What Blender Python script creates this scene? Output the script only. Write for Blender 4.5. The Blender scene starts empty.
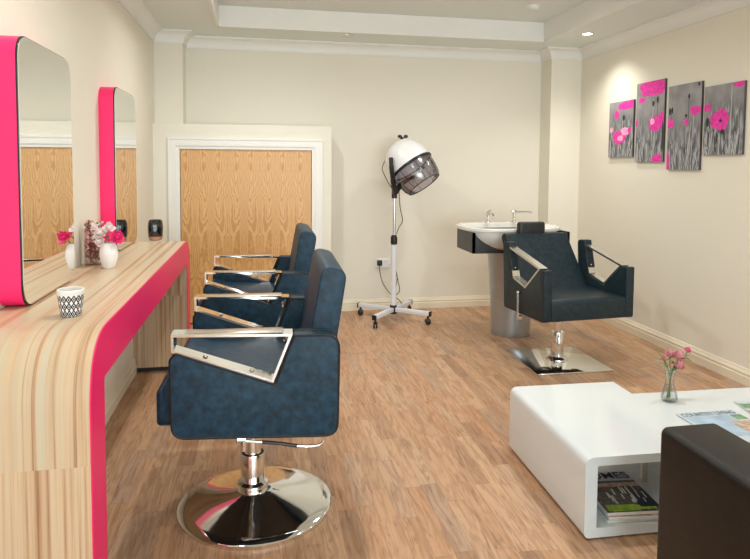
import bpy, bmesh, math, random
from mathutils import Vector, Matrix
random.seed(7)
S = bpy.context.scene
C = S.collection
PI = math.pi
R = math.radians

# ------------------------------------------------------------------ materials
def nt(name):
    m = bpy.data.materials.new(name); m.use_nodes = True
    t = m.node_tree; t.nodes.clear()
    out = t.nodes.new('ShaderNodeOutputMaterial')
    b = t.nodes.new('ShaderNodeBsdfPrincipled')
    t.links.new(b.outputs[0], out.inputs[0])
    return m, t, b
def N(t, typ, **kw):
    n = t.nodes.new(typ)
    for k, v in kw.items():
        if k.startswith('i_'):
            key = k[2:]
            n.inputs[int(key) if key.isdigit() else key].default_value = v
        else: setattr(n, k, v)
    return n
def math_(t, op, a, b=None, c=None):
    n = t.nodes.new('ShaderNodeMath'); n.operation = op
    for i, v in enumerate((a, b, c)):
        if v is None: continue
        if isinstance(v, (int, float)): n.inputs[i].default_value = v
        else: t.links.new(v, n.inputs[i])
    return n.outputs[0]
def ramp(t, fac, stops, interp='LINEAR'):
    n = t.nodes.new('ShaderNodeValToRGB'); n.color_ramp.interpolation = interp
    e = n.color_ramp.elements
    while len(e) < len(stops): e.new(0.5)
    for el, (p, c) in zip(e, stops):
        el.position = p; el.color = (*c, 1)
    t.links.new(fac, n.inputs[0]); return n.outputs[0]
def srgb(r, g, b):
    f = lambda c: ((c/255+.055)/1.055)**2.4 if c/255 > .04045 else c/255/12.92
    return (f(r), f(g), f(b))
def pm(name, col, rough=.5, metal=0., var=.06, scale=9., bump=0., bscale=200., coat=0., spec=.5):
    """principled material with a soft noise variation of its colour and an optional noise bump"""
    m, t, b = nt(name)
    co = N(t, 'ShaderNodeTexCoord')
    no = N(t, 'ShaderNodeTexNoise', i_Scale=scale, i_Detail=4.)
    t.links.new(co.outputs['Object'], no.inputs['Vector'])
    lo = tuple(c*(1-var) for c in col); hi = tuple(min(1, c*(1+var)) for c in col)
    t.links.new(ramp(t, no.outputs['Fac'], [(.3, lo), (.7, hi)]), b.inputs['Base Color'])
    b.inputs['Roughness'].default_value = rough; b.inputs['Metallic'].default_value = metal
    b.inputs['Coat Weight'].default_value = coat; b.inputs['Coat Roughness'].default_value = .05
    b.inputs['Specular IOR Level'].default_value = spec
    if bump:
        n2 = N(t, 'ShaderNodeTexNoise', i_Scale=bscale, i_Detail=3.)
        t.links.new(co.outputs['Object'], n2.inputs['Vector'])
        bp = N(t, 'ShaderNodeBump', i_Strength=bump, i_Distance=.002)
        t.links.new(n2.outputs['Fac'], bp.inputs['Height']); t.links.new(bp.outputs[0], b.inputs['Normal'])
    return m
def glassmat(name, tint=(.95, .97, .97), gl=.06, rough=.02, fr=.9):
    m = bpy.data.materials.new(name); m.use_nodes = True
    t = m.node_tree; t.nodes.clear()
    out = N(t, 'ShaderNodeOutputMaterial'); mix = N(t, 'ShaderNodeMixShader')
    tr = N(t, 'ShaderNodeBsdfTransparent'); tr.inputs[0].default_value = (*tint, 1)
    g = N(t, 'ShaderNodeBsdfGlossy'); g.inputs['Roughness'].default_value = rough
    lw = N(t, 'ShaderNodeLayerWeight', i_Blend=.25)
    f = math_(t, 'ADD', math_(t, 'MULTIPLY', lw.outputs['Fresnel'], fr), gl)
    f = math_(t, 'MINIMUM', f, 1.)
    t.links.new(f, mix.inputs[0]); t.links.new(tr.outputs[0], mix.inputs[1]); t.links.new(g.outputs[0], mix.inputs[2])
    t.links.new(mix.outputs[0], out.inputs[0]); return m
def emit(name, col, strength):
    m, t, b = nt(name)
    b.inputs['Base Color'].default_value = (*col, 1)
    b.inputs['Emission Color'].default_value = (*col, 1); b.inputs['Emission Strength'].default_value = strength
    return m

M = {}
M['wall'] = pm('cream_wall_paint', srgb(234, 229, 214), .75, var=.012, scale=1.2, bump=.05, bscale=300)
M['ceil'] = pm('ceiling_paint', srgb(228, 234, 228), .85, var=.012, scale=1.5)
M['trim'] = pm('white_gloss_trim', srgb(236, 236, 230), .42, var=.015, scale=3)
M['base'] = pm('ivory_skirting_paint', srgb(236, 226, 204), .42, var=.015, scale=3)
M['cup_board'] = pm('cupboard_surround_paint', srgb(232, 228, 214), .55, var=.012, scale=3)
M['pink'] = pm('hot_pink_laminate', (.98, .020, .165), .34, var=.02, scale=5)
M['vinyl'] = pm('navy_black_vinyl', (.005, .031, .058), .46, var=.5, scale=40, bump=.25, bscale=420, spec=.30)
M['vinyl_char'] = pm('charcoal_vinyl', (.0105, .023, .031), .44, var=.35, scale=34, bump=.25, bscale=420, spec=.36)
M['vinyl_black'] = pm('black_vinyl', (.012, .013, .014), .42, var=.25, scale=30, bump=.22, bscale=420)
M['piping'] = pm('black_piping', (.006, .007, .009), .5)
M['leather'] = pm('dark_brown_leather', (.010, .0082, .0068), .42, var=.3, scale=22, bump=.35, bscale=260, spec=.35)
M['chrome'] = pm('polished_chrome', (.80, .80, .79), .075, 1., var=.02, scale=3)
M['satin'] = pm('satin_steel', (.72, .70, .66), .24, 1., var=.03, scale=8)
M['gloss'] = pm('white_gloss_lacquer', srgb(224, 232, 237), .14, var=.01, scale=2, coat=.6)
M['ceramic'] = pm('white_ceramic', srgb(236, 234, 228), .12, var=.01, scale=3, coat=.4)
M['silver'] = pm('silver_paint', (.42, .44, .46), .32, .65, var=.05, scale=14)
M['black'] = pm('black_plastic', (.012, .012, .013), .38, var=.15, scale=20)
M['blackbox'] = pm('charcoal_laminate', (.03, .032, .033), .38, var=.1, scale=12)
M['white'] = pm('white_plastic', srgb(235, 236, 236), .35, var=.015, scale=6)
M['powder'] = pm('white_powder_coat', srgb(224, 227, 232), .38, var=.02, scale=10)
M['blackglass'] = pm('black_glass', (.006, .008, .011), .06, var=.1, scale=8, coat=.6)
M['copper'] = pm('copper_band', (.62, .42, .34), .22, 1., var=.06, scale=10)
M['mark'] = pm('pale_blue_patch', (.20, .26, .33), .4)
M['ceramicmatt'] = pm('white_bisque', srgb(236, 235, 232), .5, var=.02, scale=12)
M['rosepink'] = pm('hot_pink_petals', (.80, .03, .20), .6, var=.25, scale=60)
M['rosewhite'] = pm('white_petals', srgb(238, 222, 220), .6, var=.06, scale=50)
M['carn'] = pm('coral_pink_petals', (.95, .40, .45), .6, var=.3, scale=70)
M['carndeep'] = pm('deep_pink_petals', (.86, .19, .33), .6, var=.25, scale=70)
M['leaf'] = pm('green_leaf', (.10, .22, .06), .5, var=.3, scale=40)
M['leafpale'] = pm('pale_green_leaf', (.22, .33, .16), .5, var=.3, scale=40)
M['glass'] = glassmat('clear_glass', (.975, .985, .985), .05, .02, .42)
M['pane'] = glassmat('window_glass', (.98, .99, 1.), .03)
M['smoke'] = glassmat('smoked_visor', (.64, .62, .69), .16, .2)
M['smokelight'] = glassmat('pale_visor', (.84, .83, .86), .16, .2)
M['water'] = glassmat('vase_water', (.93, .97, .965), .03, .02, .3)
M['paper'] = pm('paper_edges', srgb(232, 234, 234), .6, var=.05, scale=60)
M['ink'] = pm('slate_blue_ink', srgb(122, 134, 152), .5)
M['inknavy'] = pm('navy_ink', srgb(24, 34, 58), .5)
M['inkwhite'] = pm('white_ink', srgb(226, 228, 230), .5)
M['coverblue'] = pm('pale_blue_cover', srgb(200, 216, 230), .25, var=.05, scale=14)
M['coversky'] = pm('blue_cover_picture', srgb(172, 198, 222), .25, var=.16, scale=16)
M['covertan'] = pm('tan_cover_picture', srgb(196, 170, 152), .25, var=.4, scale=50)
M['covergreen'] = pm('green_cover_picture', srgb(120, 160, 120), .25, var=.4, scale=40)
M['covergrass'] = pm('lawn_cover_picture', srgb(140, 176, 50), .25, var=.3, scale=60)
M['coverdark'] = pm('dark_cover_picture', srgb(88, 82, 78), .25, var=.6, scale=70)
M['lamp'] = emit('lit_lens', (1, .93, .80), 7.)
M['rubber'] = pm('dark_rubber', (.02, .02, .02), .7)
M['dried'] = None

def mirror_mat():
    m, t, b = nt('mirror_silver')
    no = N(t, 'ShaderNodeTexNoise', i_Scale=2.)
    t.links.new(ramp(t, no.outputs['Fac'], [(.3, (.86, .87, .85)), (.7, (.88, .88, .86))]), b.inputs['Base Color'])
    b.inputs['Metallic'].default_value = 1; b.inputs['Roughness'].default_value = .015
    return m
M['mirror'] = mirror_mat()

def floor_mat():
    m, t, b = nt('oak_strip_laminate')
    co = N(t, 'ShaderNodeTexCoord'); sx = N(t, 'ShaderNodeSeparateXYZ')
    t.links.new(co.outputs['Object'], sx.inputs[0])
    X, Y = sx.outputs[0], sx.outputs[1]
    W, L = .0725, .46
    u = math_(t, 'DIVIDE', X, W); iu = math_(t, 'FLOOR', u); fu = math_(t, 'FRACT', u)
    wn = N(t, 'ShaderNodeTexWhiteNoise', noise_dimensions='1D'); t.links.new(iu, wn.inputs['W'])
    v = math_(t, 'ADD', math_(t, 'DIVIDE', Y, L), math_(t, 'MULTIPLY', wn.outputs['Value'], 7.3))
    iv = math_(t, 'FLOOR', v); fv = math_(t, 'FRACT', v)
    cb = N(t, 'ShaderNodeCombineXYZ'); t.links.new(iu, cb.inputs[0]); t.links.new(iv, cb.inputs[1])
    w2 = N(t, 'ShaderNodeTexWhiteNoise', noise_dimensions='2D'); t.links.new(cb.outputs[0], w2.inputs['Vector'])
    base = ramp(t, w2.outputs['Value'], [(0, srgb(170, 132, 103)), (.28, srgb(200, 162, 129)), (.55, srgb(192, 147, 112)), (.8, srgb(204, 167, 134)), (1, srgb(178, 146, 124))])
    # grain: noise stretched along the plank, shifted per plank
    sh = N(t, 'ShaderNodeCombineXYZ')
    t.links.new(math_(t, 'ADD', math_(t, 'MULTIPLY', X, 70.), math_(t, 'MULTIPLY', w2.outputs['Value'], 53.)), sh.inputs[0])
    t.links.new(math_(t, 'ADD', math_(t, 'MULTIPLY', Y, 7.), math_(t, 'MULTIPLY', w2.outputs['Value'], 31.)), sh.inputs[1])
    g = N(t, 'ShaderNodeTexNoise', i_Scale=1., i_Detail=6., i_Roughness=.62, i_Distortion=1.2)
    t.links.new(sh.outputs[0], g.inputs['Vector'])
    grain = ramp(t, g.outputs['Fac'], [(.32, (.48, .42, .38)), (.47, (.97, .96, .95)), (.75, (1.05, 1.05, 1.05))])
    big = N(t, 'ShaderNodeTexNoise', i_Scale=.35, i_Detail=3., i_Distortion=2.5)
    t.links.new(sh.outputs[0], big.inputs['Vector'])
    bigc = ramp(t, big.outputs['Fac'], [(.38, (.80, .75, .71)), (.56, (1.04, 1.04, 1.04))])
    def mul(a, c, f=1.):
        n = N(t, 'ShaderNodeMix', data_type='RGBA', blend_type='MULTIPLY'); n.inputs['Factor'].default_value = f
        t.links.new(a, n.inputs['A']); t.links.new(c, n.inputs['B']); return n.outputs['Result']
    col = mul(mul(base, grain, .75), bigc, .9)
    eu = math_(t, 'MINIMUM', fu, math_(t, 'SUBTRACT', 1., fu)); ev = math_(t, 'MINIMUM', fv, math_(t, 'SUBTRACT', 1., fv))
    ju = math_(t, 'LESS_THAN', eu, .018); jv = math_(t, 'LESS_THAN', ev, .004)
    j = math_(t, 'MAXIMUM', ju, jv)
    jc = ramp(t, j, [(0, (1, 1, 1)), (1, (.80, .75, .72))])
    col = mul(col, jc, .7)
    t.links.new(col, b.inputs['Base Color'])
    b.inputs['Roughness'].default_value = .40; b.inputs['Specular IOR Level'].default_value = .45
    bp = N(t, 'ShaderNodeBump', i_Strength=.08, i_Distance=.002); t.links.new(g.outputs['Fac'], bp.inputs['Height'])
    t.links.new(bp.outputs[0], b.inputs['Normal'])
    return m
M['floor'] = floor_mat()

def zebra_mat():
    """pale zebrano laminate: streaks follow the length of the board, over the curve and down the leg; a board joint on the leg"""
    m, t, b = nt('zebrano_laminate')
    co = N(t, 'ShaderNodeTexCoord'); sx = N(t, 'ShaderNodeSeparateXYZ')
    t.links.new(co.outputs['Object'], sx.inputs[0]); X, Y, Z = sx.outputs
    low = math_(t, 'MULTIPLY', math_(t, 'LESS_THAN', Z, .488), 3.17)
    cb = N(t, 'ShaderNodeCombineXYZ')
    t.links.new(math_(t, 'ADD', math_(t, 'MULTIPLY', X, 1.), low), cb.inputs[0])
    t.links.new(math_(t, 'MULTIPLY', Y, .010), cb.inputs[1]); t.links.new(math_(t, 'MULTIPLY', Z, .010), cb.inputs[2])
    a = N(t, 'ShaderNodeTexNoise', i_Scale=52., i_Detail=5., i_Roughness=.62); t.links.new(cb.outputs[0], a.inputs['Vector'])
    c = N(t, 'ShaderNodeTexNoise', i_Scale=13., i_Detail=2.); t.links.new(cb.outputs[0], c.inputs['Vector'])
    ca = ramp(t, a.outputs['Fac'], [(.34, srgb(158, 118, 88)), (.42, srgb(194, 160, 128)), (.50, srgb(210, 182, 150)), (.62, srgb(206, 191, 166))])
    cc = ramp(t, c.outputs['Fac'], [(.36, (.84, .76, .70)), (.5, (1, .99, .97)), (.64, (.93, .97, .98))])
    n = N(t, 'ShaderNodeMix', data_type='RGBA', blend_type='MULTIPLY'); n.inputs['Factor'].default_value = 1
    t.links.new(ca, n.inputs['A']); t.links.new(cc, n.inputs['B']); t.links.new(n.outputs['Result'], b.inputs['Base Color'])
    b.inputs['Roughness'].default_value = .36
    return m
M['zebra'] = zebra_mat()

def veneer_mat():
    """bookmatched crown-cut oak veneer"""
    m, t, b = nt('crown_cut_oak_veneer')
    co = N(t, 'ShaderNodeTexCoord'); sx = N(t, 'ShaderNodeSeparateXYZ')
    t.links.new(co.outputs['Object'], sx.inputs[0]); X, Y, Z = sx.outputs
    leaf = .262
    u = math_(t, 'PINGPONG', math_(t, 'ADD', X, 5.24), leaf/2)         # distance from the leaf's joint
    d = math_(t, 'SUBTRACT', u, leaf/4)
    cb = N(t, 'ShaderNodeCombineXYZ'); t.links.new(math_(t, 'MULTIPLY', u, 9.), cb.inputs[0]); t.links.new(math_(t, 'MULTIPLY', Z, 3.4), cb.inputs[2])
    no = N(t, 'ShaderNodeTexNoise', i_Scale=1., i_Detail=3.); t.links.new(cb.outputs[0], no.inputs['Vector'])
    r = math_(t, 'ADD', math_(t, 'MULTIPLY', math_(t, 'MULTIPLY', d, d), 75.), math_(t, 'MULTIPLY', Z, -.42))
    r = math_(t, 'ADD', r, math_(t, 'MULTIPLY', no.outputs['Fac'], .9))
    w = math_(t, 'SINE', math_(t, 'MULTIPLY', r, 62.))
    w = math_(t, 'ADD', math_(t, 'MULTIPLY', w, .5), .5)
    fine = N(t, 'ShaderNodeTexNoise', i_Scale=1., i_Detail=4.)
    c2 = N(t, 'ShaderNodeCombineXYZ'); t.links.new(math_(t, 'MULTIPLY', u, 260.), c2.inputs[0]); t.links.new(math_(t, 'MULTIPLY', Z, 9.), c2.inputs[2])
    t.links.new(c2.outputs[0], fine.inputs['Vector'])
    f = math_(t, 'ADD', math_(t, 'MULTIPLY', w, .62), math_(t, 'MULTIPLY', fine.outputs['Fac'], .38))
    t.links.new(ramp(t, f, [(.10, srgb(190, 138, 80)), (.42, srgb(212, 164, 102)), (.8, srgb(222, 178, 118))]), b.inputs['Base Color'])
    b.inputs['Roughness'].default_value = .38
    return m
M['veneer'] = veneer_mat()

def diamond_mat():
    m, t, b = nt('black_diamond_glaze')
    co = N(t, 'ShaderNodeTexCoord'); sx = N(t, 'ShaderNodeSeparateXYZ')
    t.links.new(co.outputs['Object'], sx.inputs[0]); X, Y, Z = sx.outputs
    ang = math_(t, 'MULTIPLY', math_(t, 'ARCTAN2', Y, X), 16/(2*PI))
    v = math_(t, 'DIVIDE', Z, .0265)
    row = math_(t, 'FLOOR', v)
    ang = math_(t, 'ADD', ang, 40.)
    fu = math_(t, 'ABSOLUTE', math_(t, 'SUBTRACT', math_(t, 'FRACT', ang), .5)); fv = math_(t, 'ABSOLUTE', math_(t, 'SUBTRACT', math_(t, 'FRACT', v), .5))
    s = math_(t, 'ADD', fu, fv)
    k = math_(t, 'ABSOLUTE', math_(t, 'SUBTRACT', s, .48))
    ring = math_(t, 'LESS_THAN', k, .155)
    cen = math_(t, 'LESS_THAN', s, .21)
    t.links.new(ramp(t, math_(t, 'MAXIMUM', ring, cen), [(0, srgb(238, 238, 238)), (1, (.012, .012, .02))]), b.inputs['Base Color'])
    b.inputs['Roughness'].default_value = .3
    return m
M['diamond'] = diamond_mat()

def dried_mat():
    m, t, b = nt('dried_rose_heads')
    co = N(t, 'ShaderNodeTexCoord')
    v = N(t, 'ShaderNodeTexVoronoi', i_Scale=55.); t.links.new(co.outputs['Object'], v.inputs['Vector'])
    sp = N(t, 'ShaderNodeSeparateColor'); t.links.new(v.outputs['Color'], sp.inputs[0])
    t.links.new(ramp(t, sp.outputs[0], [(0, srgb(92, 70, 58)), (.35, srgb(150, 112, 98)), (.65, srgb(204, 152, 142)), (1, srgb(226, 196, 182))]), b.inputs['Base Color'])
    b.inputs['Roughness'].default_value = .7
    return m
M['dried'] = dried_mat()

def print_mat():
    """grey photographic print of a poppy meadow: pale haze above, streaky dark grass below (object Z: 0 at the foot of the print)"""
    m, t, b = nt('grey_meadow_print')
    co = N(t, 'ShaderNodeTexCoord'); sx = N(t, 'ShaderNodeSeparateXYZ')
    t.links.new(co.outputs['Object'], sx.inputs[0]); X, Y, Z = sx.outputs
    a = N(t, 'ShaderNodeTexNoise', i_Scale=1., i_Detail=5., i_Distortion=.8)
    cb = N(t, 'ShaderNodeCombineXYZ'); t.links.new(math_(t, 'MULTIPLY', Y, 62.), cb.inputs[0]); t.links.new(math_(t, 'MULTIPLY', Z, 9.), cb.inputs[1])
    t.links.new(cb.outputs[0], a.inputs['Vector'])
    grass = ramp(t, a.outputs['Fac'], [(.34, srgb(58, 60, 64)), (.5, srgb(116, 118, 122)), (.66, srgb(190, 190, 192))])
    h = N(t, 'ShaderNodeTexNoise', i_Scale=8., i_Detail=3.); t.links.new(co.outputs['Object'], h.inputs['Vector'])
    haze = ramp(t, h.outputs['Fac'], [(.3, srgb(118, 118, 122)), (.7, srgb(164, 162, 164))])
    n2 = N(t, 'ShaderNodeTexNoise', i_Scale=9.); t.links.new(co.outputs['Object'], n2.inputs['Vector'])
    k = math_(t, 'ADD', Z, math_(t, 'MULTIPLY', n2.outputs['Fac'], .25))
    fac = ramp(t, k, [(.30, (0, 0, 0)), (.48, (1, 1, 1))])
    mx = N(t, 'ShaderNodeMix', data_type='RGBA'); t.links.new(fac, mx.inputs['Factor']); t.links.new(grass, mx.inputs['A']); t.links.new(haze, mx.inputs['B'])
    t.links.new(mx.outputs['Result'], b.inputs['Base Color']); b.inputs['Roughness'].default_value = .6
    return m
M['print'] = print_mat()
M['poppy'] = pm('magenta_poppy_ink', (.80, .035, .38), .6, var=.25, scale=45)
M['poppypale'] = pm('pale_pink_poppy_ink', srgb(244, 168, 206), .6, var=.2, scale=45)
M['bud'] = pm('black_poppy_bud_ink', (.02, .02, .024), .6)
M['stem'] = pm('pale_grey_stem_ink', srgb(188, 188, 190), .6)
M['canvas'] = pm('canvas_side', srgb(70, 66, 68), .7, var=.2, scale=30)

# ------------------------------------------------------------------ mesh building
class MB:
    def __init__(s): s.bm = bmesh.new()
    def _mi(s, faces, mi):
        for f in faces: f.material_index = mi
    def poly(s, vs, mi=0):
        f = s.bm.faces.new([s.bm.verts.new(v) for v in vs]); f.material_index = mi; return f
    def box(s, c, d, bev=0., seg=3, mi=0, rot=None):
        r = bmesh.ops.create_cube(s.bm, size=1); vs = r['verts']
        for v in vs: v.co = Vector((v.co.x*d[0], v.co.y*d[1], v.co.z*d[2]))
        if bev:
            es = list({e for v in vs for e in v.link_edges})
            q = bmesh.ops.bevel(s.bm, geom=es, offset=bev, segments=seg, profile=.5, affect='EDGES', clamp_overlap=True)
            vs = list({v for f in q['faces'] for v in f.verts} | {v for v in vs if v.is_valid})
            fs = {f for v in vs for f in v.link_faces}; vs = list({v for f in fs for v in f.verts})
        for v in vs:
            if rot: v.co = rot @ v.co
            v.co += Vector(c)
        s._mi({f for v in vs for f in v.link_faces}, mi); return s
    def prism(s, pts, axis, a, b, bev=0., seg=3, mi=0, capmi=None):
        """extrude a 2D outline along an axis from a to b; pts are in the remaining two axes in xyz order"""
        def mk(p, t):
            if axis == 'x': return (t, p[0], p[1])
            if axis == 'y': return (p[0], t, p[1])
            return (p[0], p[1], t)
        A = [s.bm.verts.new(mk(p, a)) for p in pts]; B = [s.bm.verts.new(mk(p, b)) for p in pts]
        n = len(pts); fs = []
        fa = s.bm.faces.new(A); fb = s.bm.faces.new(B[::-1])
        for i in range(n): fs.append(s.bm.faces.new((A[i], B[i], B[(i+1) % n], A[(i+1) % n])))
        s._mi(fs, mi); s._mi((fa, fb), mi if capmi is None else capmi)
        if bev:
            es = list(fa.edges)+list(fb.edges)
            bmesh.ops.recalc_face_normals(s.bm, faces=fs+[fa, fb])
            bmesh.ops.bevel(s.bm, geom=es, offset=bev, segments=seg, profile=.5, affect='EDGES', clamp_overlap=True)
        return s
    def tube(s, path, r, n=10, mi=0, closed=False, cap=True):
        P = [Vector(p) for p in path]; m = len(P); rings = []; up = None
        for i, p in enumerate(P):
            if closed: d = P[(i+1) % m]-P[i-1]
            else: d = P[min(i+1, m-1)]-P[max(i-1, 0)]
            d.normalize()
            if up is None:
                up = Vector((0, 0, 1)) if abs(d.z) < .9 else Vector((1, 0, 0))
            x = d.cross(up)
            if x.length < 1e-5: x = d.orthogonal()
            x.normalize(); up = x.cross(d).normalized()
            rr = r[i] if isinstance(r, (list, tuple)) else r
            rings.append([s.bm.verts.new(p+rr*(math.cos(2*PI*k/n)*x+math.sin(2*PI*k/n)*up)) for k in range(n)])
        rng = range(m if closed else m-1)
        for i in rng:
            a, b = rings[i], rings[(i+1) % m]
            for k in range(n): s.bm.faces.new((a[k], a[(k+1) % n], b[(k+1) % n], b[k])).material_index = mi
        if cap and not closed:
            s.bm.faces.new(rings[0][::-1]).material_index = mi; s.bm.faces.new(rings[-1]).material_index = mi
        return s
    def lathe(s, prof, n=40, c=(0, 0, 0), mi=0, shape=None, mat=None, mis=None):
        """revolve (r,z) profile about z; shape(angle) scales r as (x,y); mat transforms the result"""
        rings = []
        new = []
        for (r, z) in prof:
            if r < 1e-6:
                v = s.bm.verts.new((0, 0, z)); rings.append([v]); new.append(v); continue
            ring = []
            for k in range(n):
                a = 2*PI*k/n; sx, sy = shape(a) if shape else (math.cos(a), math.sin(a))
                ring.append(s.bm.verts.new((r*sx, r*sy, z)))
            rings.append(ring); new += ring
        for i in range(len(rings)-1):
            a, b = rings[i], rings[i+1]; q = mis[i] if mis else mi
            for k in range(n):
                k2 = (k+1) % n
                if len(a) == 1 and len(b) == 1: continue
                if len(a) == 1: f = s.bm.faces.new((a[0], b[k], b[k2]))
                elif len(b) == 1: f = s.bm.faces.new((a[k], a[k2], b[0]))
                else: f = s.bm.faces.new((a[k], a[k2], b[k2], b[k]))
                f.material_index = q
        for v in new:
            if mat: v.co = mat @ v.co
            v.co += Vector(c)
        return s
    def strip(s, path, y0, y1, th, closed=False, mi=0):
        """flat bar following a path in the xz plane, width y0..y1, thickness th"""
        P = [Vector((p[0], p[1])) for p in path]; m = len(P); off = []
        for i in range(m):
            if closed: d1 = (P[i]-P[i-1]).normalized(); d2 = (P[(i+1) % m]-P[i]).normalized()
            else:
                d1 = (P[i]-P[i-1]).normalized() if i else (P[1]-P[0]).normalized()
                d2 = (P[i+1]-P[i]).normalized() if i < m-1 else d1
            n1 = Vector((-d1.y, d1.x)); n2 = Vector((-d2.y, d2.x)); b = (n1+n2)
            b = b/max(.35, b.dot(n1)); off.append(b*th/2)
        q = []
        for i in range(m):
            a, b = P[i]+off[i], P[i]-off[i]
            q.append([s.bm.verts.new((a.x, y0, a.y)), s.bm.verts.new((a.x, y1, a.y)), s.bm.verts.new((b.x, y1, b.y)), s.bm.verts.new((b.x, y0, b.y))])
        for i in range(m if closed else m-1):
            a, b = q[i], q[(i+1) % m]
            for k in range(4): s.bm.faces.new((a[k], a[(k+1) % 4], b[(k+1) % 4], b[k])).material_index = mi
        if not closed: s.bm.faces.new(q[0][::-1]); s.bm.faces.new(q[-1])
        return s
    def ball(s, c, r, sx=1, sy=1, sz=1, u=14, v=9, mi=0, jit=0.):
        q = bmesh.ops.create_uvsphere(s.bm, u_segments=u, v_segments=v, radius=r)
        for w in q['verts']:
            k = 1+random.uniform(-jit, jit)
            w.co = Vector((w.co.x*sx*k, w.co.y*sy*k, w.co.z*sz*k))+Vector(c)
        s._mi({f for w in q['verts'] for f in w.link_faces}, mi); return s
    def build(s, name, mats, parent=None, loc=None, smooth=35, doubles=False):
        bm = s.bm
        if doubles: bmesh.ops.remove_doubles(bm, verts=bm.verts, dist=1e-5)
        bmesh.ops.recalc_face_normals(bm, faces=bm.faces)
        me = bpy.data.meshes.new(name); bm.to_mesh(me); bm.free()
        for m in (mats if isinstance(mats, (list, tuple)) else [mats]): me.materials.append(m)
        if smooth:
            me.polygons.foreach_set('use_smooth', [True]*len(me.polygons))
            me.set_sharp_from_angle(angle=R(smooth))
        o = bpy.data.objects.new(name, me); C.objects.link(o)
        if loc: o.location = loc
        if parent: o.parent = parent
        return o
def rpoly(pts, rad, n=5):
    """outline with rounded corners; rad is one radius or one per corner"""
    out = []; m = len(pts)
    for i, p in enumerate(pts):
        r = rad[i] if isinstance(rad, (list, tuple)) else rad
        p = Vector(p)
        if r <= 0: out.append(tuple(p)); continue
        a = (Vector(pts[i-1])-p); b = (Vector(pts[(i+1) % m])-p)
        la, lb = a.length, b.length; a.normalize(); b.normalize()
        half = math.acos(max(-1, min(1, a.dot(b))))/2
        t = min(r/math.tan(half), la*.49, lb*.49)
        p0, p1 = p+a*t, p+b*t
        for k in range(n+1):
            f = k/n
            out.append(tuple((1-f)**2*p0+2*f*(1-f)*p+f*f*p1))
    return out
def rrect(x0, x1, y0, y1, r, n=6):
    return rpoly([(x0, y0), (x1, y0), (x1, y1), (x0, y1)], r, n)
def smoothpath(pts, k=6):
    P = [Vector(p) for p in pts]; out = []
    for i in range(len(P)-1):
        p0, p1, p2, p3 = P[max(i-1, 0)], P[i], P[i+1], P[min(i+2, len(P)-1)]
        for j in range(k):
            t = j/k
            out.append(.5*((2*p1)+(-p0+p2)*t+(2*p0-5*p1+4*p2-p3)*t*t+(-p0+3*p1-3*p2+p3)*t**3))
    out.append(P[-1]); return out
def tag(o, label, cat, group=None, kind=None):
    if label: o['label'] = label
    if cat: o['category'] = cat
    if group: o['group'] = group
    if kind: o['kind'] = kind
    return o
def thing(name, label, cat, loc=(0, 0, 0), rz=0., group=None):
    o = bpy.data.objects.new(name, None); C.objects.link(o); o.empty_display_size = .1
    o.location = loc; o.rotation_euler = (0, 0, rz); return tag(o, label, cat, group)
def struct(o, label, cat): return tag(o, label, cat, kind='structure')
def copy_tree(o, parent=None):
    c = o.copy(); C.objects.link(c); c.parent = parent
    for ch in list(o.children): copy_tree(ch, c)
    return c
def text(name, body, size, mat, parent, loc, rz, width=None, spacing=1., bold=0.):
    cu = bpy.data.curves.new(name, 'FONT'); cu.body = body; cu.size = size; cu.extrude = .0003; cu.offset = bold; cu.space_character = spacing
    ob = bpy.data.objects.new(name+'_curve', cu); C.objects.link(ob)
    me = bpy.data.meshes.new_from_object(ob.evaluated_get(bpy.context.evaluated_depsgraph_get()))
    bpy.data.objects.remove(ob); bpy.data.curves.remove(cu)
    xs = [v.co.x for v in me.vertices]; x0, w = min(xs), max(xs)-min(xs)
    for v in me.vertices:
        v.co.x -= x0
        if width: v.co.x *= width/w
    me.materials.clear(); me.materials.append(mat); me.name = name
    o = bpy.data.objects.new(name, me); C.objects.link(o); o.parent = parent; o.location = loc; o.rotation_euler = (0, 0, rz)
    return o

# ------------------------------------------------------------------ the room
XL, XR, YB, YF = -.845, 2.935, 5.56, -4.0
ZL, ZU = 2.41, 2.56                     # lower ceiling border and raised tray
struct(MB().box(((XL+XR)/2, (YB+YF)/2, -.05), (XR-XL+.4, YB-YF+.4, .1)).build('floor', M['floor']), 'warm oak strip laminate floor of the whole salon', 'floor')
struct(MB().box((XL-.1, (YB+YF)/2, 1.35), (.2, YB-YF+.4, 2.7)).build('wall_left', M['wall']), 'cream wall behind the two mirrors on the left', 'wall')
struct(MB().box((XR+.1, (YB+YF)/2, 1.35), (.2, YB-YF+.4, 2.7)).build('wall_right', M['wall']), 'cream wall on the right carrying the four poppy canvases', 'wall')
struct(MB().box(((XL+XR)/2, YB+.1, 1.35), (XR-XL, .2, 2.7)).build('wall_back', M['wall']), 'cream end wall behind the hood dryer', 'wall')
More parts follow.
